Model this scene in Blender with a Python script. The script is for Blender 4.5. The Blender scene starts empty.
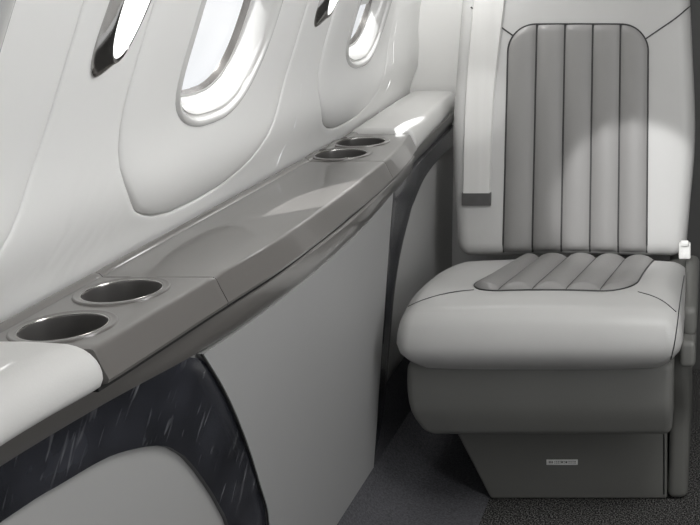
import bpy, bmesh, math, random
from mathutils import Vector
random.seed(4)
C = bpy.context.scene.collection
sc = bpy.context.scene
PI = math.pi

# ------------------------------------------------------------------ helpers
def sm(t):
    t = min(1.0, max(0.0, t)); return t*t*(3-2*t)
def lerp(a, b, t): return a+(b-a)*t
def interp(pts, x):
    """monotone cubic-ish (Catmull) interpolation of (x, y) pairs"""
    if x <= pts[0][0]: return pts[0][1]
    if x >= pts[-1][0]: return pts[-1][1]
    for i in range(len(pts)-1):
        if pts[i][0] <= x <= pts[i+1][0]:
            x0, y0 = pts[i]; x1, y1 = pts[i+1]
            h = x1-x0; t = (x-x0)/h
            def slope(k):
                if k <= 0 or k >= len(pts)-1: return 0.0 if 0 < k < len(pts)-1 else ((pts[1][1]-pts[0][1])/(pts[1][0]-pts[0][0]) if k <= 0 else (pts[-1][1]-pts[-2][1])/(pts[-1][0]-pts[-2][0]))
                return (pts[k+1][1]-pts[k-1][1])/(pts[k+1][0]-pts[k-1][0])
            m0 = slope(i)*h; m1 = slope(i+1)*h
            return (2*t**3-3*t**2+1)*y0+(t**3-2*t**2+t)*m0+(-2*t**3+3*t**2)*y1+(t**3-t**2)*m1
def resample(poly, n):
    """n points evenly spaced along a smooth Catmull-Rom through poly (tuples)"""
    P = [Vector(p) for p in poly]
    dense = []
    for i in range(len(P)-1):
        p0 = P[i-1] if i > 0 else P[i]*2-P[i+1]
        p1, p2 = P[i], P[i+1]
        p3 = P[i+2] if i+2 < len(P) else P[i+1]*2-P[i]
        for k in range(24):
            t = k/24
            dense.append(0.5*((2*p1)+(p2-p0)*t+(2*p0-5*p1+4*p2-p3)*t*t+(3*p1-p0-3*p2+p3)*t**3))
    dense.append(P[-1])
    L = [0.0]
    for a, b in zip(dense, dense[1:]): L.append(L[-1]+(b-a).length)
    out = []; j = 0
    for k in range(n):
        s = L[-1]*k/(n-1)
        while j < len(L)-2 and L[j+1] < s: j += 1
        seg = max(L[j+1]-L[j], 1e-9)
        out.append(dense[j].lerp(dense[j+1], (s-L[j])/seg))
    return out

def obj(name, bm, mat, parent=None, smooth=True, angle=40):
    bmesh.ops.recalc_face_normals(bm, faces=bm.faces)
    me = bpy.data.meshes.new(name)
    bm.to_mesh(me); bm.free()
    if smooth:
        for p in me.polygons: p.use_smooth = True
        me.set_sharp_from_angle(angle=math.radians(angle))
    for m in (mat if isinstance(mat, (list, tuple)) else [mat]): me.materials.append(m)
    o = bpy.data.objects.new(name, me); C.objects.link(o)
    if parent: o.parent = parent; o.matrix_parent_inverse = parent.matrix_world.inverted()
    return o
def tag(o, label=None, cat=None, group=None, kind=None):
    if label: o['label'] = label
    if cat: o['category'] = cat
    if group: o['group'] = group
    if kind: o['kind'] = kind
    return o
def empty(name, loc=(0, 0, 0)):
    o = bpy.data.objects.new(name, None); C.objects.link(o); o.location = loc
    o.empty_display_size = .05
    bpy.context.view_layer.update()
    return o
def struct(o): o['kind'] = 'structure'; return o

def grid_faces(bm, rows, close_u=False):
    """rows: list of lists of coordinates -> quads"""
    V = [[bm.verts.new(p) for p in r] for r in rows]
    for a, b in zip(V, V[1:]):
        n = len(a)
        for i in range(n if close_u else n-1):
            j = (i+1) % n
            try: bm.faces.new((a[i], a[j], b[j], b[i]))
            except ValueError: pass
    return V
def tube(bm, pts, r, seg=8, caps=True):
    pts = [Vector(p) for p in pts]
    rows = []
    up = Vector((0, 0, 1))
    prev = None
    for i, p in enumerate(pts):
        t = (pts[min(i+1, len(pts)-1)]-pts[max(i-1, 0)]).normalized()
        if prev is None:
            a = t.cross(up)
            if a.length < .1: a = t.cross(Vector((1, 0, 0)))
        else:
            a = prev-t*prev.dot(t)
        a.normalize(); b = t.cross(a); prev = a
        rows.append([p+r*(math.cos(2*PI*k/seg)*a+math.sin(2*PI*k/seg)*b) for k in range(seg)])
    V = grid_faces(bm, rows, True)
    if caps:
        bm.faces.new(V[0]); bm.faces.new(V[-1])
def axis_samples(L, r, n, k=5):
    h = L/2
    out = [-h+r*(1-math.cos(PI/2*i/k)) for i in range(k)]
    inner = [lerp(-h+r, h-r, i/n) for i in range(n+1)]
    return out+inner+[-x for x in reversed(out)]
def rbox(bm, c, s, r, n=(6, 6, 6), k=5, fn=None):
    """rounded box, edge radius r, optional deform fn(Vector in local)->Vector"""
    ax = [axis_samples(s[i], r, n[i], k) for i in range(3)]
    verts = {}
    def vert(i, j, l):
        key = (i, j, l)
        if key in verts: return verts[key]
        p = Vector((ax[0][i], ax[1][j], ax[2][l]))
        q = Vector([max(-(s[a]/2-r), min(s[a]/2-r, p[a])) for a in range(3)])
        d = p-q
        # push onto sphere of radius r (cube-sphere mapping)
        m = max(abs(d.x), abs(d.y), abs(d.z))
        if d.length > 1e-9: p = q+d.normalized()*r if m >= r-1e-6 else q+d
        if fn: p = fn(p)
        verts[key] = bm.verts.new(p+Vector(c)); return verts[key]
    N = [len(a)-1 for a in ax]
    def quad(a, b, cc, d):
        bm.faces.new((a, b, cc, d))
    for i in range(N[0]):
        for j in range(N[1]):
            for l in (0, N[2]): quad(vert(i, j, l), vert(i+1, j, l), vert(i+1, j+1, l), vert(i, j+1, l))
    for i in range(N[0]):
        for l in range(N[2]):
            for j in (0, N[1]): quad(vert(i, j, l), vert(i+1, j, l), vert(i+1, j, l+1), vert(i, j, l+1))
    for j in range(N[1]):
        for l in range(N[2]):
            for i in (0, N[0]): quad(vert(i, j, l), vert(i, j+1, l), vert(i, j+1, l+1), vert(i, j, l+1))

# ------------------------------------------------------------------ materials
def mat(name, col, rough=.5, metal=0.0, noise=None, bump=None, coat=0.0, spec=.5, emit=None):
    m = bpy.data.materials.new(name); m.use_nodes = True
    nt = m.node_tree; n = nt.nodes; l = nt.links
    b = n['Principled BSDF']
    b.inputs['Base Color'].default_value = (*col, 1)
    b.inputs['Roughness'].default_value = rough
    b.inputs['Metallic'].default_value = metal
    b.inputs['Specular IOR Level'].default_value = spec
    b.inputs['Coat Weight'].default_value = coat
    b.inputs['Coat Roughness'].default_value = .06
    tc = n.new('ShaderNodeTexCoord')
    if noise:   # (scale, amount, stretch)
        sc_, amt, st = noise
        mp = n.new('ShaderNodeMapping'); mp.inputs['Scale'].default_value = st
        nz = n.new('ShaderNodeTexNoise'); nz.inputs['Scale'].default_value = sc_; nz.inputs['Detail'].default_value = 5
        l.new(tc.outputs['Object'], mp.inputs['Vector']); l.new(mp.outputs['Vector'], nz.inputs['Vector'])
        cr = n.new('ShaderNodeValToRGB')
        cr.color_ramp.elements[0].position = .3; cr.color_ramp.elements[1].position = .7
        cr.color_ramp.elements[0].color = (*[c*(1-amt) for c in col], 1)
        cr.color_ramp.elements[1].color = (*[min(1, c*(1+amt)) for c in col], 1)
        l.new(nz.outputs['Fac'], cr.inputs['Fac']); l.new(cr.outputs['Color'], b.inputs['Base Color'])
    if bump:    # (kind, scale, strength, distance)
        kind, s, st, dist = bump
        if kind == 'voronoi':
            t = n.new('ShaderNodeTexVoronoi'); t.inputs['Scale'].default_value = s; out = t.outputs['Distance']
        else:
            t = n.new('ShaderNodeTexNoise'); t.inputs['Scale'].default_value = s; t.inputs['Detail'].default_value = 4; out = t.outputs['Fac']
        l.new(tc.outputs['Object'], t.inputs['Vector'])
        bp = n.new('ShaderNodeBump'); bp.inputs['Strength'].default_value = st; bp.inputs['Distance'].default_value = dist
        l.new(out, bp.inputs['Height']); l.new(bp.outputs['Normal'], b.inputs['Normal'])
    if emit:
        b.inputs['Emission Color'].default_value = (*emit[0], 1); b.inputs['Emission Strength'].default_value = emit[1]
    return m

M = {}
M['wall'] = mat('wall_ivory', (.80, .798, .785), .55, noise=(3, .015, (1, 1, 1)), bump=('noise', 260, .04, .001))
M['rim'] = mat('window_moulding', (.62, .617, .605), .22, coat=.5, noise=(6, .01, (1, 1, 1)))
M['track'] = mat('window_track_metal', (.22, .21, .20), .25, .7, noise=(30, .2, (1, 1, .2)))
M['bulk'] = mat('bulkhead_ivory', (.72, .715, .70), .6, noise=(4, .02, (1, 1, 1)), bump=('noise', 180, .06, .001))
M['dark'] = mat('shadow_gap_black', (.012, .012, .012), .8, noise=(20, .2, (1, 1, 1)))
M['dim'] = mat('aisle_door_grey', (.09, .09, .088), .6, noise=(3, .1, (1, 1, 1)))
M['veneer'] = mat('taupe_gloss_veneer', (.135, .128, .121), .28, coat=.8, noise=(2.2, .05, (6, .6, 6)))
M['pad'] = mat('ivory_leather_pad', (.55, .546, .535), .42, bump=('voronoi', 420, .08, .0006), noise=(5, .02, (1, 1, 1)))
M['leather'] = mat('pale_grey_leather', (.47, .467, .458), .42, bump=('voronoi', 380, .10, .0006), noise=(4, .025, (1, 1, 1)))
M['piping'] = mat('charcoal_piping', (.03, .03, .03), .5, noise=(60, .2, (1, 1, 1)))
M['skirt'] = mat('charcoal_leather', (.155, .155, .146), .5, bump=('voronoi', 380, .1, .0006), noise=(4, .05, (1, 1, 1)))
M['base'] = mat('seat_base_shell', (.125, .125, .116), .55, noise=(5, .05, (1, 1, 1)))
M['panel'] = mat('grey_sidewall_panel', (.33, .33, .328), .5, noise=(3, .02, (1, 1, 1)))
M['infill'] = mat('grey_infill_panel', (.36, .359, .354), .5, noise=(3, .02, (1, 1, 1)))
M['chrome'] = mat('dark_chrome', (.42, .41, .40), .16, 1.0, noise=(12, .15, (1, 1, 1)))
M['steel'] = mat('satin_steel', (.52, .51, .49), .22, 1.0, noise=(25, .1, (1, 1, 1)))
M['cup'] = mat('cup_well_grey', (.16, .155, .15), .3, .6, noise=(8, .3, (1, 1, .15)))
M['strap'] = mat('harness_webbing', (.58, .575, .56), .6, bump=('noise', 500, .15, .0006), noise=(60, .03, (1, .05, .05)))
M['label'] = mat('dark_grey_tab', (.075, .073, .072), .5, noise=(40, .1, (1, 1, 1)))
M['plate'] = mat('placard_metal', (.72, .72, .70), .4, .0, noise=(90, .1, (1, 1, 1)))
M['ink'] = mat('placard_print', (.12, .12, .12), .6, noise=(60, .1, (1, 1, 1)))
M['lens'] = mat('lamp_lens_white', (.9, .9, .9), .3, emit=((1, 1, .99), 1.1), noise=(4, .01, (1, 1, 1)))
M['dado'] = mat('slate_carpet', (.088, .088, .096), .95, noise=(260, .35, (1, 1, 1)), bump=('noise', 420, .5, .002), spec=.1)

def insert_mat():
    m = mat('perforated_grey_leather', (.25, .245, .24), .45, noise=(4, .04, (1, 1, 1)))
    nt = m.node_tree; n = nt.nodes; l = nt.links; b = n['Principled BSDF']
    tc = n.new('ShaderNodeTexCoord')
    v = n.new('ShaderNodeTexVoronoi'); v.inputs['Scale'].default_value = 210; v.inputs['Randomness'].default_value = .25
    l.new(tc.outputs['Object'], v.inputs['Vector'])
    r = n.new('ShaderNodeValToRGB'); r.color_ramp.elements[0].position = .12; r.color_ramp.elements[1].position = .24
    l.new(v.outputs['Distance'], r.inputs['Fac'])
    bp = n.new('ShaderNodeBump'); bp.inputs['Strength'].default_value = .35; bp.inputs['Distance'].default_value = .001
    l.new(r.outputs['Color'], bp.inputs['Height']); l.new(bp.outputs['Normal'], b.inputs['Normal'])
    return m
M['insert'] = insert_mat()

def marble_mat():
    m = mat('black_marble', (.016, .017, .022), .25, coat=.2)
    nt = m.node_tree; n = nt.nodes; l = nt.links; b = n['Principled BSDF']
    tc = n.new('ShaderNodeTexCoord')
    mp = n.new('ShaderNodeMapping'); mp.inputs['Scale'].default_value = (1, 1, 1); mp.inputs['Rotation'].default_value = (.38, 0, 0)
    l.new(tc.outputs['Object'], mp.inputs['Vector'])
    ms = n.new('ShaderNodeMapping'); ms.inputs['Scale'].default_value = (20, 115, 17)
    l.new(mp.outputs['Vector'], ms.inputs['Vector'])
    nz = n.new('ShaderNodeTexNoise'); nz.inputs['Scale'].default_value = 1; nz.inputs['Detail'].default_value = 2; nz.inputs['Distortion'].default_value = .6
    l.new(ms.outputs['Vector'], nz.inputs['Vector'])
    vr = n.new('ShaderNodeValToRGB'); vr.color_ramp.elements[0].position = .60; vr.color_ramp.elements[0].color = (0, 0, 0, 1)
    vr.color_ramp.elements[1].position = .80; vr.color_ramp.elements[1].color = (1, 1, 1, 1)
    l.new(nz.outputs['Fac'], vr.inputs['Fac'])
    n2 = n.new('ShaderNodeTexNoise'); n2.inputs['Scale'].default_value = 14; n2.inputs['Detail'].default_value = 2
    l.new(mp.outputs['Vector'], n2.inputs['Vector'])
    r2 = n.new('ShaderNodeValToRGB'); r2.color_ramp.elements[0].position = .40; r2.color_ramp.elements[1].position = .68
    l.new(n2.outputs['Fac'], r2.inputs['Fac'])
    mu = n.new('ShaderNodeMath'); mu.operation = 'MULTIPLY'; l.new(vr.outputs['Color'], mu.inputs[0]); l.new(r2.outputs['Color'], mu.inputs[1])
    n3 = n.new('ShaderNodeTexNoise'); n3.inputs['Scale'].default_value = 16; n3.inputs['Detail'].default_value = 6
    l.new(mp.outputs['Vector'], n3.inputs['Vector'])
    r3 = n.new('ShaderNodeValToRGB'); r3.color_ramp.elements[0].position = .35; r3.color_ramp.elements[1].position = .8
    r3.color_ramp.elements[0].color = (.012, .013, .017, 1); r3.color_ramp.elements[1].color = (.038, .040, .050, 1)
    l.new(n3.outputs['Fac'], r3.inputs['Fac'])
    mx = n.new('ShaderNodeMix'); mx.data_type = 'RGBA'; mx.inputs['B'].default_value = (.30, .305, .32, 1)
    l.new(mu.outputs[0], mx.inputs['Factor']); l.new(r3.outputs['Color'], mx.inputs['A'])
    l.new(mx.outputs['Result'], b.inputs['Base Color'])
    return m
M['marble'] = marble_mat()

def carpet_mat():
    m = mat('speckled_carpet', (.05, .05, .05), .95, spec=.1)
    nt = m.node_tree; n = nt.nodes; l = nt.links; b = n['Principled BSDF']
    tc = n.new('ShaderNodeTexCoord')
    v = n.new('ShaderNodeTexNoise'); v.inputs['Scale'].default_value = 330; v.inputs['Detail'].default_value = 2
    l.new(tc.outputs['Object'], v.inputs['Vector'])
    r = n.new('ShaderNodeValToRGB'); e = r.color_ramp.elements
    e[0].position = .46; e[0].color = (.012, .012, .012, 1); e[1].position = .64; e[1].color = (.20, .197, .19, 1)
    l.new(v.outputs['Fac'], r.inputs['Fac']); l.new(r.outputs['Color'], b.inputs['Base Color'])
    bp = n.new('ShaderNodeBump'); bp.inputs['Strength'].default_value = .8; bp.inputs['Distance'].default_value = .004
    l.new(v.outputs['Fac'], bp.inputs['Height']); l.new(bp.outputs['Normal'], b.inputs['Normal'])
    return m
M['carpet'] = carpet_mat()

def glass_mat():
    m = bpy.data.materials.new('window_acrylic'); m.use_nodes = True
    nt = m.node_tree; n = nt.nodes; l = nt.links
    n.remove(n['Principled BSDF'])
    t = n.new('ShaderNodeBsdfTransparent'); t.inputs['Color'].default_value = (.97, .975, .98, 1)
    g = n.new('ShaderNodeBsdfGlossy'); g.inputs['Roughness'].default_value = .02
    f = n.new('ShaderNodeLayerWeight'); f.inputs['Blend'].default_value = .12
    mx = n.new('ShaderNodeMixShader')
    l.new(f.outputs['Fresnel'], mx.inputs[0]); l.new(t.outputs[0], mx.inputs[1]); l.new(g.outputs[0], mx.inputs[2])
    l.new(mx.outputs[0], n['Material Output'].inputs['Surface'])
    return m
M['glass'] = glass_mat()

# ------------------------------------------------------------------ camera (level, shifted lens)
FPX, VX, VY, H = 1100.0, 715.0, -65.0, 1.12
cam = bpy.data.cameras.new('camera'); co = bpy.data.objects.new('camera', cam); C.objects.link(co)
co.location = (0, 0, H); co.rotation_euler = (PI/2, 0, 0)
cam.sensor_width = 36; cam.lens = FPX/700*36; cam.clip_start = .02
cam.shift_x = (350-VX)/700; cam.shift_y = (VY-262.5)/700
sc.camera = co

# ------------------------------------------------------------------ sidewall shape
def wx(Y, z):
    k = sm((Y-2.1)/.7)
    if z < .72: return -.742-.03*k+.05*(z-.72)
    h = z-.72
    x = -.742-.03*k+(.30-.17*k)*min(h, .36)+.014*math.exp(-((h-.085)/.055)**2)*sm(h/.05)
    if h > .36:
        u = h-.36; x += (.30-.17*k)*u+.55*u*u
    return x
WZ0, WZ1 = .55, 1.5
YW = [(.22, 'a'), (.87, 'b'), (1.52, 'c'), (2.165, 'd')]
SPL = [-.11, .545, 1.195, 1.845, 2.48]       # tile borders in Y
NA = 96
def rr_outline(cy, z0, z1, hw, r, n=NA):
    """rounded rectangle outline, even by direction angle from its centre"""
    cz = (z0+z1)/2; hh = (z1-z0)/2
    out = []
    for k in range(n):
        a = 2*PI*k/n
        # direction scaled to the box so samples spread well
        dy, dz = math.cos(a)*hw, math.sin(a)*hh
        # march to the boundary of rounded rect along (dy,dz)
        lo, hi = 0.0, 1.6
        for _ in range(32):
            t = (lo+hi)/2
            qy, qz = abs(dy*t)-(hw-r), abs(dz*t)-(hh-r)
            d = math.hypot(max(qy, 0), max(qz, 0))+min(max(qy, qz), 0)-r
            if d > 0: hi = t
            else: lo = t
        out.append((cy+dy*lo, cz+dz*lo))
    return out
def rect_outline(y0, y1, z0, z1, cy, cz, hw, hh, n=NA):
    out = []
    for k in range(n):
        a = 2*PI*k/n
        dy, dz = math.cos(a)*hw, math.sin(a)*hh
        t = 1e9
        if dy > 1e-9: t = min(t, (y1-cy)/dy)
        if dy < -1e-9: t = min(t, (y0-cy)/dy)
        if dz > 1e-9: t = min(t, (z1-cz)/dz)
        if dz < -1e-9: t = min(t, (z0-cz)/dz)
        out.append([cy+dy*t, cz+dz*t])
    # snap nearest samples to the corners so tiles meet exactly
    for c in ((y0, z0), (y0, z1), (y1, z0), (y1, z1)):
        k = min(range(n), key=lambda i: (out[i][0]-c[0])**2+(out[i][1]-c[1])**2)
        out[k] = list(c)
    return [tuple(p) for p in out]
def ring(o2, d=0.0):
    """2-D outline to the wall surface; d>0 pushes into the cabin along the wall normal"""
    nz = -.28; L = math.hypot(1, nz)
    return [(wx(y, z)+d/L, y, z+d*nz/L) for y, z in o2]
def cast_outline(poly, cy, cz, hw, hh, n=NA):
    """even-angle samples of a closed polygon, seen from its centre"""
    res = []
    for k in range(n):
        a = 2*PI*k/n
        dy, dz = math.cos(a)*hw, math.sin(a)*hh
        best = None
        for (ya, za), (yb, zb) in zip(poly, poly[1:]+poly[:1]):
            ey, ez = yb-ya, zb-za
            den = dy*ez-dz*ey
            if abs(den) < 1e-12: continue
            t = ((ya-cy)*ez-(za-cz)*ey)/den
            u = ((ya-cy)*dz-(za-cz)*dy)/den
            if t > 0 and -1e-6 <= u <= 1+1e-6 and (best is None or t > best): best = t
        res.append((cy+dy*best, cz+dz*best))
    return res
def closed_shape(left, right, ztop, rt):
    """left/right: (half width, z) tables from bottom centre upwards; rounded top corners"""
    L = [tuple(p) for p in resample([(-w, z, 0) for w, z in left], 40)]
    Rr = [tuple(p) for p in resample([(w, z, 0) for w, z in right], 40)]
    top = []
    wl, wr = left[-1][0], right[-1][0]
    for k in range(13):
        a = PI/2*k/12; top.append((wr-rt+rt*math.cos(a), ztop-rt+rt*math.sin(a)))
    for k in range(13):
        a = PI/2*k/12; top.append((-wl+rt-rt*math.sin(a), ztop-rt+rt*math.cos(a)))
    return [(p[0], p[1]) for p in Rr]+top+[(p[0], p[1]) for p in reversed(L[1:])]
def offset(o2, i):
    res = []
    n = len(o2)
    for k in range(n):
        a, b = o2[k-1], o2[(k+1) % n]
        ty, tz = b[0]-a[0], b[1]-a[1]; L = math.hypot(ty, tz)
        res.append((o2[k][0]-tz/L*i*1.0, o2[k][1]+ty/L*i*1.0))
    return res
PANEL_SHAPE = closed_shape([(0, .746), (.05, .748), (.112, .760), (.175, .786), (.222, .832), (.240, .872), (.250, .925), (.252, 1.0), (.252, 1.20)],
                           [(0, .746), (.05, .746), (.115, .752), (.180, .776), (.225, .826), (.244, .872), (.252, .925), (.252, 1.0), (.252, 1.20)], 1.42, .17)
WIN_SHAPE = closed_shape([(0, .864), (.04, .866), (.078, .876), (.105, .892), (.121, .912), (.129, .945), (.130, 1.0), (.130, 1.08)],
                         [(0, .864), (.04, .867), (.078, .881), (.106, .907), (.123, .945), (.129, .985), (.130, 1.02), (.130, 1.08)], 1.235, .128)
_cache = {}
def shape(cy, which):
    key = (round(cy, 4), which)
    if key not in _cache:
        poly, cz, hw, hh = ((PANEL_SHAPE, (PB+PT)/2, PHW, (PT-PB)/2), (WIN_SHAPE, (WB+WT)/2, WHW, (WT-WB)/2))[which]
        _cache[key] = cast_outline([(cy+a, b) for a, b in poly], cy, cz, hw, hh)
    return _cache[key]
def inset(cy, z0, z1, hw, r, i): return offset(shape(cy, 0 if hw > .2 else 1), i)
def mix(a, b, t): return [(lerp(p[0], q[0], t), lerp(p[1], q[1], t)) for p, q in zip(a, b)]

def ysam(a, b, n): return [a+(b-a)*i/n for i in range(n+1)]
PB, PT, PHW, PR = .747, 1.42, .252, .175     # surround panel outline
WB, WT, WHW, WR = .862, 1.235, .137, .118    # window outline
bmw = bmesh.new()
for i, (cy, _) in enumerate(YW):
    y0, y1 = SPL[i], SPL[i+1]
    P = inset(cy, PB, PT, PHW, PR, 0)
    R = rect_outline(y0, y1, WZ0, WZ1, cy, (PB+PT)/2, PHW, (PT-PB)/2)
    Po = inset(cy, PB, PT, PHW, PR, -.004); Po2 = inset(cy, PB, PT, PHW, PR, -.010)
    rows = [ring(inset(cy, PB, PT, PHW, PR, .02), -.013), ring(inset(cy, PB, PT, PHW, PR, .008), -.012), ring(P, -.010), ring(P, -.004), ring(inset(cy, PB, PT, PHW, PR, -.0012), -.0012), ring(Po, -.0002), ring(Po2, 0)]
    for t in (.12, .25, .4, .55, .7, .85, 1.0): rows.append(ring(mix(Po2, R, t), 0))
    grid_faces(bmw, rows, True)
# plain wall at both ends
for (y0, y1) in ((-1.2, SPL[0]), (SPL[-1], 2.9)):
    rows = [[(wx(y0+(y1-y0)*a/8, WZ0+(WZ1-WZ0)*b/20), y0+(y1-y0)*a/8, WZ0+(WZ1-WZ0)*b/20) for a in range(9)] for b in range(21)]
    grid_faces(bmw, rows)
bmesh.ops.remove_doubles(bmw, verts=bmw.verts, dist=.0004)
struct(obj('wall_left', bmw, M['wall'], angle=55))

for i, (cy, _) in enumerate(YW):
    # surround panel, softly crowned inside its seam
    P = lambda ins: inset(cy, PB, PT, PHW, PR, ins)
    W = lambda ins: inset(cy, WB, WT, WHW, WR, ins)
    bm = bmesh.new()
    rows = [ring(P(.005), -.017), ring(P(.0012), -.009), ring(P(.0014), -.003), ring(P(.003), -.0006), ring(P(.008), .001), ring(P(.02), .0028), ring(P(.035), .0034)]
    A, B = P(.035), W(-.014)
    for t in (.15, .3, .45, .6, .75, .9, 1): rows.append(ring(mix(A, B, t), lerp(.0034, .001, t)))
    rows.append(ring(W(-.004), 0))
    grid_faces(bm, rows, True)
    struct(obj('trim_%d' % (i+1), bm, M['wall'], angle=50))
    # window moulding: bead, groove, deep cove
    bm = bmesh.new()
    prof = [(-.004, 0), (-.002, .003), (.0015, .0038), (.005, .002), (.0075, -.002), (.0085, -.005), (.010, -.0055), (.0115, -.004), (.014, -.006),
            (.019, -.013), (.023, -.020), (.026, -.027), (.0275, -.030), (.0285, -.0298), (.0305, -.031)]
    grid_faces(bm, [ring(W(a), d) for a, d in prof], True)
    w = struct(obj('window_%d' % (i+1), bm, M['rim'], angle=60))
    bm = bmesh.new()
    grid_faces(bm, [ring(W(a), d) for a, d in [(.0305, -.031), (.031, -.033), (.0325, -.037), (.033, -.0405)]], True)
    obj('shade_track', bm, M['track'], w)
    bm = bmesh.new()
    g = ring(W(.033), -.0400)
    fc = bm.faces.new([bm.verts.new(p) for p in g])
    pn = obj('pane', bm, M['glass'], w, smooth=False)
    if pn.data.polygons[0].normal.x < 0: pn.data.flip_normals()
    # unseen pleated blind, added to keep the sun beam off the seat
    zs = (1.05, .945, 1.05, .98)[i]
    bm = bmesh.new(); rows = []
    for k in range(25):
        z = lerp(zs, 1.225, k/24)
        rows.append([(wx(y, z)-.0385+(.0015 if k % 2 else 0), y, z) for y in ysam(cy-.136, cy+.136, 8)])
    grid_faces(bm, rows)
    obj('window_shade', bm, M['wall'], w, smooth=False)

# lower sidewall behind the ledge and above the windows up to the ceiling, opposite wall, ends, floor
bm = bmesh.new()
rows = []
for b in range(25):
    a = b/24*PI/2
    rows.append([(wx(y, WZ1)-.004*(b == 0)+(.05-wx(y, WZ1))*math.sin(a)**1.3, y, WZ1-.01*(b == 0)+.28*(1-math.cos(a))**.8) for y in (-1.2, -.2, .8, 1.8, 2.1, 2.3, 2.5, 2.7, 2.9)])
for x in (.4, .8): rows.append([(x, y, 1.78-.25*(x-.05)**2*2) for y in (-1.2, -.2, .8, 1.8, 2.1, 2.3, 2.5, 2.7, 2.9)])
grid_faces(bm, rows)
struct(obj('ceiling', bm, M['wall']))
bm = bmesh.new()
grid_faces(bm, [[(-.775, y, z) for y in (-1.2, 2.9)] for z in (-.05, .56)])
struct(obj('baseboard_left', bm, M['dark']))
bm = bmesh.new()
rows = [[(1.05-.25*max(0, z-.7), y, z) for y in (-1.2, .8, 2.9)] for z in (-.05, .4, .7, 1.0, 1.3, 1.62)]
grid_faces(bm, rows)
struct(obj('wall_right', bm, M['dim']))
bm = bmesh.new()
grid_faces(bm, [[(x, y, 0) for x in (-.80, -.3, .2, 1.1)] for y in (-1.2, 0, 1.2, 2.0, 2.9)])
struct(obj('floor', bm, M['carpet']))
# forward bulkhead: ivory lining up to the aisle, then a slab coloured dark for the unlit doorway
bm = bmesh.new()
rbox(bm, (-.55, 2.80, .82), (.56, .05, 1.86), .012, (4, 1, 8))
struct(obj('wall_front', bm, M['bulk']))
bm = bmesh.new()
rbox(bm, (.40, 2.86, .82), (1.36, .05, 1.86), .01, (4, 1, 4))
struct(obj('door_1', bm, M['dim']))
# carpeted kick under the side panels
bm = bmesh.new()
kp = [(-.685, .115), (-.668, .105), (-.655, .085), (-.63, .055), (-.59, .03), (-.53, .012), (-.46, .006), (-.448, .0005)]
grid_faces(bm, [[(x, y, z) for y in [(-.2+i*.31) for i in range(10)]] for x, z in kp])
struct(obj('trim_5', bm, M['dado']))

# ------------------------------------------------------------------ ledge
OUT = [(-.3, -.665), (.5, -.662), (.8, -.657), (.99, -.645), (1.135, -.623), (1.266, -.593), (1.40, -.577), (1.62, -.570), (1.85, -.578), (2.054, -.596), (2.2, -.608), (2.4, -.622), (2.736, -.645), (2.9, -.655)]
def out(Y): return interp(OUT, Y)
LIP = [(-.3, -.615), (.7, -.610), (.931, -.605), (.993, -.599), (1.06, -.588), (1.16, -.580), (1.289, -.571), (1.40, -.562), (1.50, -.559), (1.65, -.560), (1.80, -.564), (1.974, -.572), (2.12, -.586), (2.2, -.598), (2.42, -.6195), (2.725, -.6415), (2.9, -.65)]
def lip(Y): return interp(LIP, Y)
def ysam(a, b, n): return [a+(b-a)*i/n for i in range(n+1)]
LT = .720
ledge = empty('side_ledge', (-.66, 1.62, .63))
tag(ledge, 'glossy taupe ledge with four round cup holders running along the window wall', 'ledge')
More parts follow.
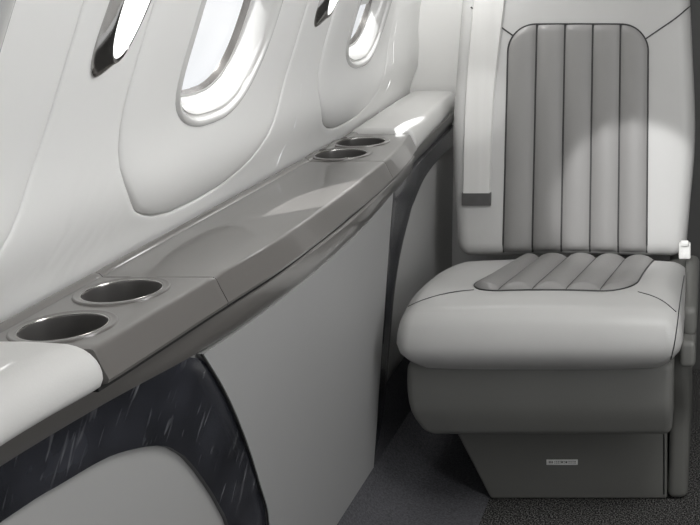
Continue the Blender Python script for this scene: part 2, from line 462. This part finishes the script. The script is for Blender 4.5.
# continuous lower band
bm = bmesh.new()
rows = []
for y in ysam(.2, 2.765, 90):
    o = out(y)-.014*sm((y-2.19)/.05)
    sec = [(-.738, .680), (o+.006, .680), (o+.009, .677), (o+.008, .668), (o+.003, .652), (o-.002, .641), (o-.004, .638), (-.738, .638)]
    rows.append([(x, y, z) for x, z in sec])
V = grid_faces(bm, rows, True); bm.faces.new(V[0]); bm.faces.new(V[-1])
obj('lower_band', bm, M['veneer'], ledge, angle=35)
bm = bmesh.new()   # dark shadow gap under the overhang
rows = []
for y in ysam(1.06, 2.222, 60):
    o = lip(y)-.006
    rows.append([(x, y, z) for x, z in [(-.735, .684), (o, .684), (o, .6795), (-.735, .6795)]])
V = grid_faces(bm, rows, True); bm.faces.new(V[0]); bm.faces.new(V[-1])
obj('shadow_gap', bm, M['dark'], ledge)
def top_section(name, y0, y1, holes):
    """upper slab of the ledge between y0 and y1; holes = list of (x, y, radius)"""
    bm = bmesh.new(); rows = []
    for y in ysam(y0, y1, 40):
        o = lip(y)-.0165
        e = min(y-y0, y1-y)
        d = 0.0012*(1-sm(e/.002))
        sec = [(-.728, .6845), (-.730, .700), (-.729, LT+.004-d), (-.726, LT+.005-d), (-.722, LT+.004-d), (-.718, LT-d)]
        sec += [(lerp(-.718, o-.0035, t), LT-d) for t in (.25, .5, .75, 1)]
        sec += [(o-.0012, LT-.0003-d), (o+.0006, LT-.0010-d), (o+.0022, LT-.0024-d), (o+.0036, LT-.0048-d), (o+.0088, LT-.0155-d), (o+.0155, LT-.0285), (o+.0165, LT-.031), (o+.0155, LT-.0345), (o+.011, LT-.0355)]
        rows.append([(x, y, z) for x, z in sec])
    V = grid_faces(bm, rows, True); bm.faces.new(V[0]); bm.faces.new(V[-1])
    o = obj(name, bm, M['veneer'], ledge, angle=32)
    if holes:
        cb = bmesh.new()
        for (hx, hy, hr) in holes:
            c = bmesh.ops.create_cone(cb, cap_ends=True, segments=72, radius1=hr, radius2=hr, depth=.2)
            bmesh.ops.translate(cb, verts=c['verts'], vec=(hx, hy, LT))
        cm = bpy.data.meshes.new('cutter'); cb.to_mesh(cm); cb.free()
        cut = bpy.data.objects.new('cutter', cm); C.objects.link(cut)
        md = o.modifiers.new('holes', 'BOOLEAN'); md.object = cut; md.operation = 'DIFFERENCE'; md.solver = 'EXACT'
        bpy.context.view_layer.update()
        dg = bpy.context.evaluated_depsgraph_get()
        me = bpy.data.meshes.new_from_object(o.evaluated_get(dg))
        o.modifiers.clear(); o.data = me
        me.set_sharp_from_angle(angle=math.radians(32))
        bpy.data.objects.remove(cut); bpy.data.meshes.remove(cm)
    return o
HR = .0475
def cup(x, y, parent, q=1.0):
    bm = bmesh.new()
    S = 72
    def circ(r, z): return [(x+q*r*math.cos(2*PI*k/S), y+q*r*math.sin(2*PI*k/S), z) for k in range(S)]
    rows = [circ(r, z) for r, z in [(.0412, LT-.001), (.0408, LT-.006), (.0400, LT-.03), (.0395, LT-.034)]]
    rows += [circ(r, z) for r, z in [(.039, LT-.036), (.037, LT-.040), (.02, LT-.041)]]
    V = grid_faces(bm, rows, True); bm.faces.new(V[-1])
    w = obj('cup_holder', bm, M['cup'], parent, angle=50)
    bm = bmesh.new()
    rows = [circ(r, z) for r, z in [(.0412, LT-.004), (.0412, LT+.0004), (.0420, LT+.0012), (.0440, LT+.0014), (.0462, LT+.0012), (.0480, LT+.0020), (.0495, LT+.0021), (.0505, LT+.0012), (.0508, LT-.0003), (.0485, LT-.0003), (.0470, LT-.003)]]
    grid_faces(bm, rows, True)
    return w, bm
for (y0, y1, cups, q) in ((1.066, 1.2895, [(-.664, 1.121), (-.665, 1.234)], .97), (1.9505, 2.216, [(-.682, 2.006), (-.683, 2.122)], 1.08)):
    s = top_section('cup_holder_section', y0, y1, [(x, y, HR*q) for x, y in cups])
    for x, y in cups:
        w, rbm = cup(x, y, s, q)
        rim = obj('cup_rim', rbm, M['veneer'], s, angle=50)
        bm = bmesh.new()      # thin bright metal ring inside the collar
        tube_pts = [(x+.0418*q*math.cos(2*PI*k/72), y+.0418*q*math.sin(2*PI*k/72), LT+.0006) for k in range(73)]
        tube(bm, tube_pts, .0008, 6, caps=False)
        obj('metal_ring', bm, M['steel'], s)
top_section('table_lid', 1.2908, 1.949, [])
# wall-side strip, coloured black for the shade in the slot
bm = bmesh.new(); rows = []
for y in ysam(.2, 2.765, 50):
    rows.append([(x, y, z) for x, z in [(wx(y, .70)+.001, .66), (wx(y, .70)+.001, .716), (-.7345, .716), (-.7345, .66)]])
V = grid_faces(bm, rows, True); bm.faces.new(V[0]); bm.faces.new(V[-1])
obj('sealing_strip', bm, M['dark'], ledge)

# padded armrests at both ends of the ledge
def pad(y0, y1, label, drop, hgt, prd):
    bm = bmesh.new(); rows = []
    ys = ysam(y0, y1, 60)
    extra = [y0+.0015, y0+.004, y0+.008, y0+.014, y1-.014, y1-.008, y1-.004, y1-.0015]
    for y in sorted(ys+extra):
        o = lip(y)-.012
        e = min(y-y0, y1-y)
        r = .010; d = 0 if e >= r else r-math.sqrt(max(0, r*r-(r-e)**2))
        zt = LT+hgt-d; xo = o+.012-d*1.0; xi = wx(y, .73)+.003+d*.3
        sec = [(xi, .683), (xi, zt-.012), (xi+.004, zt-.004), (xi+.012, zt)]
        PRD = prd
        sec += [(lerp(xi+.012, xo-PRD, t), zt+.002*math.sin(t*PI)) for t in (.33, .66, 1)]
        for k in range(1, 9):
            a = k/8*PI/2
            sec.append((xo-PRD+PRD*math.sin(a), zt-(zt-drop-.010)*(1-math.cos(a))))
        sec += [(xo-.002, drop+.004), (xo-.008, drop)]
        rows.append([(x, y, z) for x, z in sec])
    V = grid_faces(bm, rows, True); bm.faces.new(V[0]); bm.faces.new(V[-1])
    return tag(obj('armrest_pad', bm, M['pad'], angle=60), label, 'armrest pad', 'padded armrests on the ledge')
pad(.25, 1.0645, 'ivory leather armrest pad at the near end of the ledge, lower left', .682, .008, .042)
pad(2.2175, 2.765, 'ivory leather armrest pad at the far end of the ledge, beside the seat back', .684, .008, .022)

# ------------------------------------------------------------------ side panels below the ledge
def S(Y, z, off=0.0):
    t = (.640-z)/.54
    o = out(Y)-.006
    return (lerp(o, -.660, max(t, 0)**.95 if t > 0 else 0)+off, Y, z)
def unS(x, y, off=0.0):
    """where the sight line of a point measured on the photograph meets the panel surface"""
    dx, dz = (x-VX)/FPX, -(y-VY)/FPX
    lo, hi = .3, 3.2
    for _ in range(60):
        m = (lo+hi)/2
        if dx*m < S(m, H+dz*m, off)[0]: hi = m
        else: lo = m
    return (lo, H+dz*lo)
# grey panel: left edge curved, right edge straight
EDGE_L = [(1.262, .644), (1.33, .545), (1.385, .455), (1.425, .36), (1.45, .25), (1.465, .10)]
Lp = resample([unS(*p) for p in [(199, 354), (222, 392), (240, 433), (254, 475), (266, 525)]], 20)
ext = Lp[-1]+(Lp[-1]-Lp[-3])*1.0
left = resample([tuple(Lp[0])]+[tuple(p) for p in Lp[4::5]]+[(ext[0], .16), (ext[0]+.006, .098)], 30)
right = resample([(2.036, .644), (2.070, .45), (2.098, .25), (2.112, .098)], 30)
bm = bmesh.new()
rows = []
for a, b in zip(left, right):
    row = []
    for i in range(41):
        t = i/40; p = a.lerp(b, t)
        row.append(S(p[0], p[1], .005))
    rows.append(row)
V = grid_faces(bm, rows)
fs = list(bm.faces)
r = bmesh.ops.extrude_face_region(bm, geom=fs)
bmesh.ops.translate(bm, verts=[v for v in r['geom'] if isinstance(v, bmesh.types.BMVert)], vec=(-.013, 0, 0))
gp = obj('sidewall_panel', bm, M['panel'], angle=40)
tag(gp, 'plain grey panel under the middle of the ledge, between the marble arches', 'side panel')
bm = bmesh.new()    # dark edge band along the forward edge
tube(bm, [S(p[0]+.003, p[1], .0035) for p in right], .0016, 6)
obj('edge_trim', bm, M['dark'], gp)
bm = bmesh.new()
tube(bm, [S(p[0]-.0015, p[1], .0035) for p in left], .0011, 6)
obj('edge_trim', bm, M['dark'], gp)

def arch(outer, inner, label, n=80):
    A = resample(outer, n); B = resample(inner, n)
    bm = bmesh.new(); rows = []
    for a, b in zip(A, B):
        rows.append([S(*a.lerp(b, t), off) for t, off in ((0, -.012), (0, .0012), (.012, .002), (.3, .002), (.5, .002), (.7, .002), (.985, .002), (1, .0012), (1, -.012))])
    grid_faces(bm, rows)
    return tag(obj('marble_arch', bm, M['marble'], angle=45), label, 'arch trim', 'black marble arches under the ledge')
# near arch: along the ledge then down the panel's curved edge
lo_l = [tuple(p) for p in left]
inn = [unS(*p) for p in [(0, 522), (60, 484), (110, 456), (150, 446), (168, 447), (185, 458), (205, 483), (220, 508), (229, 530)]]
near_outer = [(.3, .643), (.6, .643), (.9, .643), (1.1, .643), (1.245, .643)]+[lo_l[i] for i in range(1, 30, 4)]+[lo_l[-1]]
sl = (inn[-1][0]-inn[-3][0])/(inn[-1][1]-inn[-3][1])
near_inner = [(.3, .585), (.6, .590)]+inn+[(inn[-1][0]+.75*sl*(.2-inn[-1][1]), .2), (inn[-1][0]+.7*sl*(.098-inn[-1][1]), .098)]
def split_arch(outer, inner, frac_o, frac_i, n=80): pass
# match parameters so that the corner of the outer line faces the bend of the inner line
oA = resample(near_outer[:5], 40)+resample(near_outer[4:], 41)[1:]
ci = 2+4
iA = resample(near_inner[:ci+1], 40)+resample(near_inner[ci:], 41)[1:]
arch([tuple(p) for p in oA], [tuple(p) for p in iA], 'black marble arch under the near armrest pad, lower left', 120)
ro = [tuple(p) for p in right]
fin = [unS(*p) for p in [(384, 402), (389, 345), (394, 290), (401, 248), (411, 208), (424, 178), (440, 157), (452, 146)]]
far_outer = [(2.116, .098), (2.102, .25), (2.075, .45), (2.046, .60), (2.05, .643)]
far_outer2 = [(2.05, .643), (2.2, .643), (2.4, .643), (2.6, .643), (2.765, .643)]
fi = [(2.122, .098)]+fin[:5]
oB = resample(far_outer, 40)+resample(far_outer2, 41)[1:]
iB = resample(fi, 40)+resample([fin[4]]+fin[5:]+[(2.765, fin[-1][1]+.004)], 41)[1:]
arch([tuple(p) for p in oB], [tuple(p) for p in iB], 'narrow black marble arch under the far armrest pad, beside the seat', 120)
for y0, y1, lab in ((.3, 1.55, 'pale grey infill panel inside the near marble arch'), (2.05, 2.765, 'pale grey infill panel inside the far marble arch beside the seat')):
    bm = bmesh.new()
    grid_faces(bm, [[S(y, z, -.004) for y in ysam(y0, y1, 30)] for z in ysam(.095, .634, 16)])
    fs = list(bm.faces)
    r = bmesh.ops.extrude_face_region(bm, geom=fs)
    bmesh.ops.translate(bm, verts=[v for v in r['geom'] if isinstance(v, bmesh.types.BMVert)], vec=(-.01, 0, 0))
    tag(obj('infill_panel', bm, M['infill']), lab, 'side panel', 'infill panels inside the arches')

bm = bmesh.new()    # carpet strip at the far panel's foot; its dark also stands for shadow
grid_faces(bm, [[S(y, z, .0015) for y in ysam(2.125, 2.765, 24)] for z in (.08, .12, .16, .20, .235, .24)])
struct(obj('trim_6', bm, M['dado']))

# ------------------------------------------------------------------ wall lamps between the windows
def wall_lamp(cy, label):
    z0, z1, hw = .966, 1.34, .032
    def pill(ins, d, lift=0.0, hz=.105, skew=.016):
        zb = z0+ins*1.3+lift
        o2 = []
        N = 20
        for k in range(-N, N+1):          # pointed lower end, leaning to the near side
            a = k/N
            z = zb+hz*(1-math.cos(a*PI/2))
            o2.append((cy-skew*(1-sm((z-zb)/.10))+(hw-ins)*math.sin(a*PI/2), z))
        for k in range(0, 11):
            a = PI*k/10
            o2.append((cy+(hw-ins)*math.cos(a), z1-ins+(hw-ins)*math.sin(a)-hw))
        return ring(o2, d)
    root = empty('wall_lamp', (wx(cy, z0), cy, z0))
    tag(root, label, 'wall lamp', 'chrome wall lamps between the windows')
    bm = bmesh.new()
    rows = [pill(0, -.004), pill(0, .001), pill(.0006, .002), pill(.001, .006, .004), pill(.0015, .0115, .014, .085, .010), pill(.0022, .0140, .016, .08, .008), pill(.0035, .0143, .017, .075, .008), pill(.0042, .0134, .018, .07, .008)]
    grid_faces(bm, rows, True)
    obj('bezel', bm, M['chrome'], root, angle=50)
    bm = bmesh.new()
    rows = [pill(.0042, .0128, .018, .07, .008), pill(.005, .0143, .019, .068, .008), pill(.008, .0152, .021, .065, .008)]
    V = grid_faces(bm, rows, True); bm.faces.new(V[-1])
    obj('lens', bm, M['lens'], root)
wall_lamp(1.201, 'chrome rimmed wall lamp left of the large central window panel')
wall_lamp(1.855, 'chrome rimmed wall lamp between the central window panel and the far window')

# ------------------------------------------------------------------ seat
XC = -.3165
seat = empty('aircraft_seat', (XC, 2.3, 0))
tag(seat, 'pale grey leather aircraft seat with darker ribbed centre panels', 'seat')
# cushion
CX, CY0, CY1 = XC, 1.985, 2.445
def cush_top(x, y):
    """height of the cushion top"""
    t = (y-2.03)/(2.44-2.03)
    return .452-.042*t+.006*(1-((x-CX)/.25)**2)
def cdef(p):
    x, y, z = p
    v = (z+.06)/.12                  # 0 bottom, 1 top
    f = (y+.23)/.46                  # 0 front
    # belly of the front roll and of the sides
    y -= .020*math.sin(PI*min(1, max(0, v)))*(1-sm(f/.5)) - .018*sm((.35-v)/.35)*(1-f)
    x *= 1+.045*math.sin(PI*min(1, max(0, v*.9+.05)))
    x *= 1-.075*(1-sm(v/.5))*(1-.6*f)
    # rounded plan at front corners
    y += .014*(abs(x)/.25)**4*(1-sm(f/.35))
    # top tilts down to the back, front edge rolls
    z += v*(-.056*f+.012*(1-(x/.25)**2))
    z -= v*.018*(1-sm(f/.22))
    z += v*.016*sm((abs(x)-.13)/.09)*math.sin(PI*min(1, max(0, f*.95+.05)))
    return Vector((x, y, z))
bm = bmesh.new()
rbox(bm, (CX-.003, 2.215, .386), (.500, .46, .132), .028, (14, 14, 4), 7, cdef)
cush = obj('seat_cushion', bm, M['leather'], seat, angle=80)
from mathutils.bvhtree import BVHTree
def bvh_of(o):
    return BVHTree.FromPolygons([o.matrix_world @ v.co for v in o.data.vertices], [tuple(p.vertices) for p in o.data.polygons])
bpy.context.view_layer.update()
bc = bvh_of(cush)
def topz(x, y):
    h = bc.ray_cast(Vector((x, y, 1)), Vector((0, 0, -1)))
    return h[0].z if h[0] else .43
def fronty(x, z, tree):
    h = tree.ray_cast(Vector((x, 1.2, z)), Vector((0, 1, 0)))
    return h[0].y if h[0] else 2.45
NS = 5
IX0, IX1 = -.472, -.153
def ribs(place, v0f, v1f, x0, x1, parent, nv=40, bulge=.006, names=('ribbed_panel', 'rib_seam')):
    """place(x, v, h) -> point; each rib bulges, dark seams between"""
    bm = bmesh.new(); w = (x1-x0)/NS
    for s in range(NS):
        xs = [x0+w*s+w*t for t in (0, .03, .1, .2, .35, .5, .65, .8, .9, .97, 1)]
        rows = []
        for x in xs:
            t = (x-x0-w*s)/w
            hb = bulge*(1-abs(2*t-1)**2.4)
            va, vb = v0f(x), v1f(x)
            col = []
            for k in range(nv+1):
                q = k/nv
                # soften at the ends
                ed = min(q, 1-q)*abs(vb-va)
                e = 1-(1-min(1, ed/.014))**2.5
                col.append(place(x, lerp(va, vb, q), .0006+hb*e))
            rows.append(col)
        grid_faces(bm, rows)
    o = obj(names[0], bm, M['insert'], parent, angle=70)
    return o
# cushion insert
def c_front(x):
    d = min(x-IX0, IX1-x); r = .066
    base = 2.068
    return base+(r-math.sqrt(max(0, r*r-(r-min(d, r))**2)))*1.1
def shx(x, v):
    k = max(0, (v-2.07)/.30)
    return x+.016*k+.018*k*max(0, (-.40-x)/.07)
ins = ribs(lambda x, v, h: (shx(x, v), v, topz(shx(x, v), v)+h), c_front, lambda x: 2.435, IX0, IX1, cush, bulge=.0125)
bm = bmesh.new()
for s in range(1, NS):
    x = IX0+(IX1-IX0)*s/NS
    tube(bm, [(shx(x, y), y, topz(shx(x, y), y)+.0006) for y in ysam(c_front(x), 2.43, 24)], .0014, 6)
obj('rib_seam', bm, M['piping'], cush)
bm = bmesh.new()
xs = [IX0+(IX1-IX0)*(.5-.5*math.cos(PI*k/60)) for k in range(61)]
pq = [(IX0, y) for y in ysam(2.43, 2.17, 10)]+[(x, c_front(x)) for x in xs]+[(IX1, y) for y in ysam(2.17, 2.43, 10)]
pts = [(shx(x, y), y, topz(shx(x, y), y)+.0008) for x, y in pq]
tube(bm, pts, .0016, 6)
obj('piping', bm, M['piping'], cush)
def onsurf(x, y, tree, off=.0005):
    """photograph point -> first hit on a modelled surface (used to lay a seam on the leather)"""
    d = Vector(((x-VX)/FPX, 1, -(y-VY)/FPX)).normalized()
    h = tree.ray_cast(Vector((0, 0, H)), d)
    return (h[0]+h[1]*off*(1 if h[1].dot(d) < 0 else -1)) if h[0] else None
def seam_on(pix, tree, n=30, r=.0012):
    pp = resample([(a, b, 0) for a, b in pix], n)
    pts = [onsurf(p.x, p.y, tree) for p in pp]
    pts = [p for p in pts if p is not None]
    bm = bmesh.new()
    if len(pts) > 2: tube(bm, pts, r, 6)
    return bm
for pix in ([(404, 309), (418, 302), (436, 296), (455, 292), (474, 290)], [(638, 292), (652, 296), (664, 302), (676, 312)]):
    obj('front_seam', seam_on(pix, bc, r=.0009), M['piping'], cush)
obj('side_piping', seam_on([(684, 276), (680, 300), (677, 325), (674, 345), (670, 362)], bc, r=.0011), M['piping'], cush)

# skirt (thick dark pad under the cushion)
def sdef(p):
    x, y, z = p
    v = (z+.072)/.144
    if x < 0: x *= .82+.18*math.sqrt(max(0, 1-(1-min(1, v/.8))**2))
    else: x *= .985+.015*v
    y += .018*(1-sm(v/.5))-.006*math.sin(PI*v)
    return Vector((x, y, z))
bm = bmesh.new()
rbox(bm, (-.326, 2.255, .252), (.498, .42, .146), .016, (8, 8, 6), 6, sdef)
obj('under_cushion', bm, M['skirt'], seat, angle=80)
# base
bm = bmesh.new()
def bdef(p):
    x, y, z = p
    v = (z+.095)/.19
    if x < 0: x = x*lerp(1.0, 1.56, min(1, max(0, v)))
    return Vector((x, y, z))
rbox(bm, (-.27, 2.345, .0965), (.350, .33, .19), .006, (6, 6, 6), 4, bdef)
base = obj('seat_base', bm, M['base'], seat, angle=60)
bpy.context.view_layer.update()
bb = bvh_of(base)
bm = bmesh.new()   # seam around the front cover
pts = [(-.101, fronty(-.101, z, bb)-.0002, z) for z in ysam(.012, .150, 12)]
tube(bm, pts, .0018, 6)
pts = [(x, fronty(x, .152, bb)-.0002, .152) for x in ysam(-.50, -.101, 20)]
tube(bm, pts, .0012, 6)
obj('cover_seam', bm, M['dark'], base)
bm = bmesh.new()   # side shroud from cushion to floor on the aisle side
def shdef(p):
    x, y, z = p
    return Vector((x+.004*math.cos(z*9), y-.05*sm((z+.02)/.13), z))
rbox(bm, (-.0745, 2.325, .168), (.040, .30, .330), .014, (2, 4, 10), 5, shdef)
obj('side_shroud', bm, M['base'], seat, angle=60)
bm = bmesh.new()   # side frame behind it
rbox(bm, (-.085, 2.53, .20), (.04, .16, .36), .012, (2, 2, 3), 4)
obj('side_frame', bm, M['base'], seat, angle=60)
# small metal placard on the base with a line of tiny print
pz = H-(463-VY)*2.176/FPX; fy = fronty(-.305, pz, bb)
bm = bmesh.new()
rbox(bm, (-.303, fy-.0006, pz), (.062, .0016, .0105), .0006, (2, 1, 2), 2)
pl = obj('placard', bm, M['plate'], base); pl['label'] = 'small pale metal placard'
bm = bmesh.new()
random.seed(8)
x = -.329
while x < -.278:
    w = random.choice((.0018, .0026, .0034))
    for zz in ((0,) if random.random() < .4 else (-.0016, .0016)):
        rbox(bm, (x+w/2, fy-.0016, pz+.0004+zz), (w, .0004, .0014 if zz else .0042), .0001, (1, 1, 1), 1)
    x += w+random.choice((.0012, .0012, .003))
obj('print_line', bm, M['ink'], pl, smooth=False)

# backrest
BT, BBOT = 1.30, .396
BH = BT-BBOT
TILT = .13
def bk(p):
    x, y, z = p
    v = (z+BH/2)/BH
    wv = interp([(0, .955), (.10, .985), (.28, 1.03), (.5, 1.005), (.7, .965), (1, .86)], v)
    x = x*wv
    y += TILT*(z+BH/2) - .016*math.exp(-((v-.12)/.12)**2)*0
    # side bolsters: front face slightly dished in the middle
    if y < 0 or True:
        fr = sm((.02-(y-TILT*(z+BH/2)))/.06)
        y += fr*.012*(1-sm(abs(x)/.2))
    return Vector((x, y, z))
bm = bmesh.new()
rbox(bm, (XC-.007, 2.515, (BT+BBOT)/2), (.538, .115, BH), .034, (16, 3, 24), 7, bk)
back = obj('backrest', bm, M['leather'], seat, angle=80)
bpy.context.view_layer.update()
bt = bvh_of(back)
BX0, BX1 = -.474, -.153
def b_top(x):
    d = min(x-BX0, BX1-x); r = .062
    return .915-(r-math.sqrt(max(0, r*r-(r-min(d, r))**2)))
ribs(lambda x, v, h: (x, fronty(x, v, bt)-h, v), lambda x: .408, b_top, BX0, BX1, back, nv=60, bulge=.0125)
bm = bmesh.new()
for s in range(1, NS):
    x = BX0+(BX1-BX0)*s/NS
    tube(bm, [(x, fronty(x, z, bt)-.001, z) for z in ysam(.408, b_top(x), 40)], .0026, 6)
obj('rib_seam', bm, M['piping'], back)
bm = bmesh.new()
xs = [BX0+(BX1-BX0)*(.5-.5*math.cos(PI*k/60)) for k in range(61)]
pts = [(BX0, fronty(BX0, z, bt)-.001, z) for z in ysam(.408, .845, 20)]+[(x, fronty(x, b_top(x), bt)-.001, b_top(x)) for x in xs]+[(BX1, fronty(BX1, z, bt)-.001, z) for z in ysam(.845, .408, 20)]
tube(bm, pts, .0021, 6)
obj('piping', bm, M['piping'], back)
for pix in ([(518, 39), (508, 32), (495, 23), (480, 14), (471, 7)], [(644, 40), (660, 29), (676, 18), (690, 6)]):
    obj('headrest_seam', seam_on(pix, bt, r=.0018), M['piping'], back)
for pix in ([(691, -6), (693, 40), (695, 90), (696, 140), (695, 190), (691, 235)],):
    obj('edge_piping', seam_on(pix, bt, n=40, r=.0012), M['piping'], back)
# shoulder harness strap lying on the left side of the back
def pxy(x, y, Y): return ((x-VX)/FPX*Y, H-(y-VY)/FPX*Y)
bm = bmesh.new()
rows = []
for k in range(41):
    z = lerp(.515, 1.28, k/40)
    xa = interp([(.50, -.567), (.56, -.568), (.75, -.568), (.97, -.556), (1.28, -.535)], z)
    xb = interp([(.50, -.505), (.56, -.505), (.75, -.502), (.97, -.482), (1.28, -.455)], z)
    row = []
    for t in (0, .04, .25, .5, .75, .96, 1):
        x = lerp(xa, xb, t)
        row.append((x, fronty(x, z, bt)-(.0065 if 0 < t < 1 else .0005), z))
    rows.append(row)
grid_faces(bm, rows)
strap = obj('shoulder_strap', bm, M['strap'], back, angle=60)
bm = bmesh.new()
rows = []
for z, h in ((.512, .001), (.513, .0075), (.526, .008), (.540, .0075), (.541, .001)):
    rows.append([(x, fronty(x, z, bt)-h*(1 if 0 < t < 1 else .2), z) for t, x in [(t, lerp(-.570, -.503, t)) for t in (0, .02, .3, .7, .98, 1)]])
grid_faces(bm, rows)
obj('end_tab', bm, M['label'], back, angle=30)['label'] = 'dark grey tab at the end of the strap'
# aisle-side armrest and belt buckle
bm = bmesh.new()
rbox(bm, (-.050, 2.30, .372), (.030, .36, .058), .014, (2, 6, 3), 5)
arm = obj('armrest', bm, M['skirt'], seat, angle=80)
bm = bmesh.new()
rbox(bm, (-.052, 2.14, .325), (.030, .12, .05), .010, (2, 3, 2), 5)
obj('armrest_control', bm, M['skirt'], seat, angle=80)
bm = bmesh.new()
rbox(bm, (-.066, 2.40, .432), (.026, .014, .036), .004, (2, 1, 2), 4)
rbox(bm, (-.066, 2.394, .449), (.018, .012, .012), .003, (1, 1, 1), 3)
obj('belt_tongue', bm, M['plate'], seat)['label'] = 'pale belt tongue standing at the rear corner of the cushion'

# ------------------------------------------------------------------ light
def area(name, loc, target, size, energy, col=(1, 1, 1), sy=None):
    l = bpy.data.lights.new(name, 'AREA'); l.energy = energy; l.color = col; l.size = size
    if sy: l.shape = 'RECTANGLE'; l.size_y = sy
    o = bpy.data.objects.new(name, l); C.objects.link(o); o.location = loc
    d = Vector(target)-Vector(loc); o.rotation_euler = d.to_track_quat('-Z', 'Y').to_euler()
    return o
area('ceiling_light', (.15, 1.3, 1.68), (-.15, 1.3, 0), .5, 42, (1, .995, .98), 2.2)
area('right_window_light', (.9, 1.2, 1.25), (-.7, 1.7, .9), .5, 20, (1, 1, 1), 1.6)  # soft fill added from the right to lift the wall; no window there
area('forward_wash_light', (-.575, 2.42, 1.24), (-.74, 2.78, .84), .10, 1.6, (1, 1, .99))  # added fill, brightens the bulkhead and the wall beside it
area('cove_strip_light', (-.46, 2.50, 1.60), (-.5, 2.1, .7), .12, 3.0, (1, 1, 1), .9)  # strip added overhead so the ledge bevel catches a bright line
sun = bpy.data.lights.new('sun', 'SUN'); sun.energy = 8.5; sun.angle = math.radians(.8)
so = bpy.data.objects.new('sun', sun); C.objects.link(so)
so.rotation_euler = Vector((.32, .60, -1.0)).to_track_quat('-Z', 'Y').to_euler()
def spot(loc, target, energy, ang, blend, soft):
    sp = bpy.data.lights.new('reading_light', 'SPOT'); sp.energy = energy; sp.spot_size = math.radians(ang); sp.spot_blend = blend; sp.shadow_soft_size = soft
    po = bpy.data.objects.new('reading_light', sp); C.objects.link(po); po.location = loc
    po.rotation_euler = (Vector(target)-Vector(loc)).to_track_quat('-Z', 'Y').to_euler()
spot((-.40, .95, 1.30), (-.175, 2.48, .50), 80, 13.4, .3, .015)  # added spot, makes the light pool on backrest and cushion
spot((-.05, 1.35, 1.55), (-.545, 2.5, .73), 26, 6.8, .65, .02)  # second added spot, brightens the shoulder strap

w = bpy.data.worlds.new('sky'); sc.world = w; w.use_nodes = True
n = w.node_tree.nodes; l = w.node_tree.links
bg = n['Background']; bg.inputs['Strength'].default_value = 1.08
tc = n.new('ShaderNodeTexCoord'); nz = n.new('ShaderNodeTexNoise'); nz.inputs['Scale'].default_value = 5; nz.inputs['Detail'].default_value = 5
cr = n.new('ShaderNodeValToRGB'); cr.color_ramp.elements[0].position = .35; cr.color_ramp.elements[1].position = .62
cr.color_ramp.elements[0].color = (.82, .84, .87, 1); cr.color_ramp.elements[1].color = (1, 1, 1, 1)
l.new(tc.outputs['Generated'], nz.inputs['Vector']); l.new(nz.outputs['Fac'], cr.inputs['Fac']); l.new(cr.outputs['Color'], bg.inputs['Color'])
sc.view_settings.view_transform = 'Standard'
sc.view_settings.look = 'None'
sc.view_settings.exposure = 0
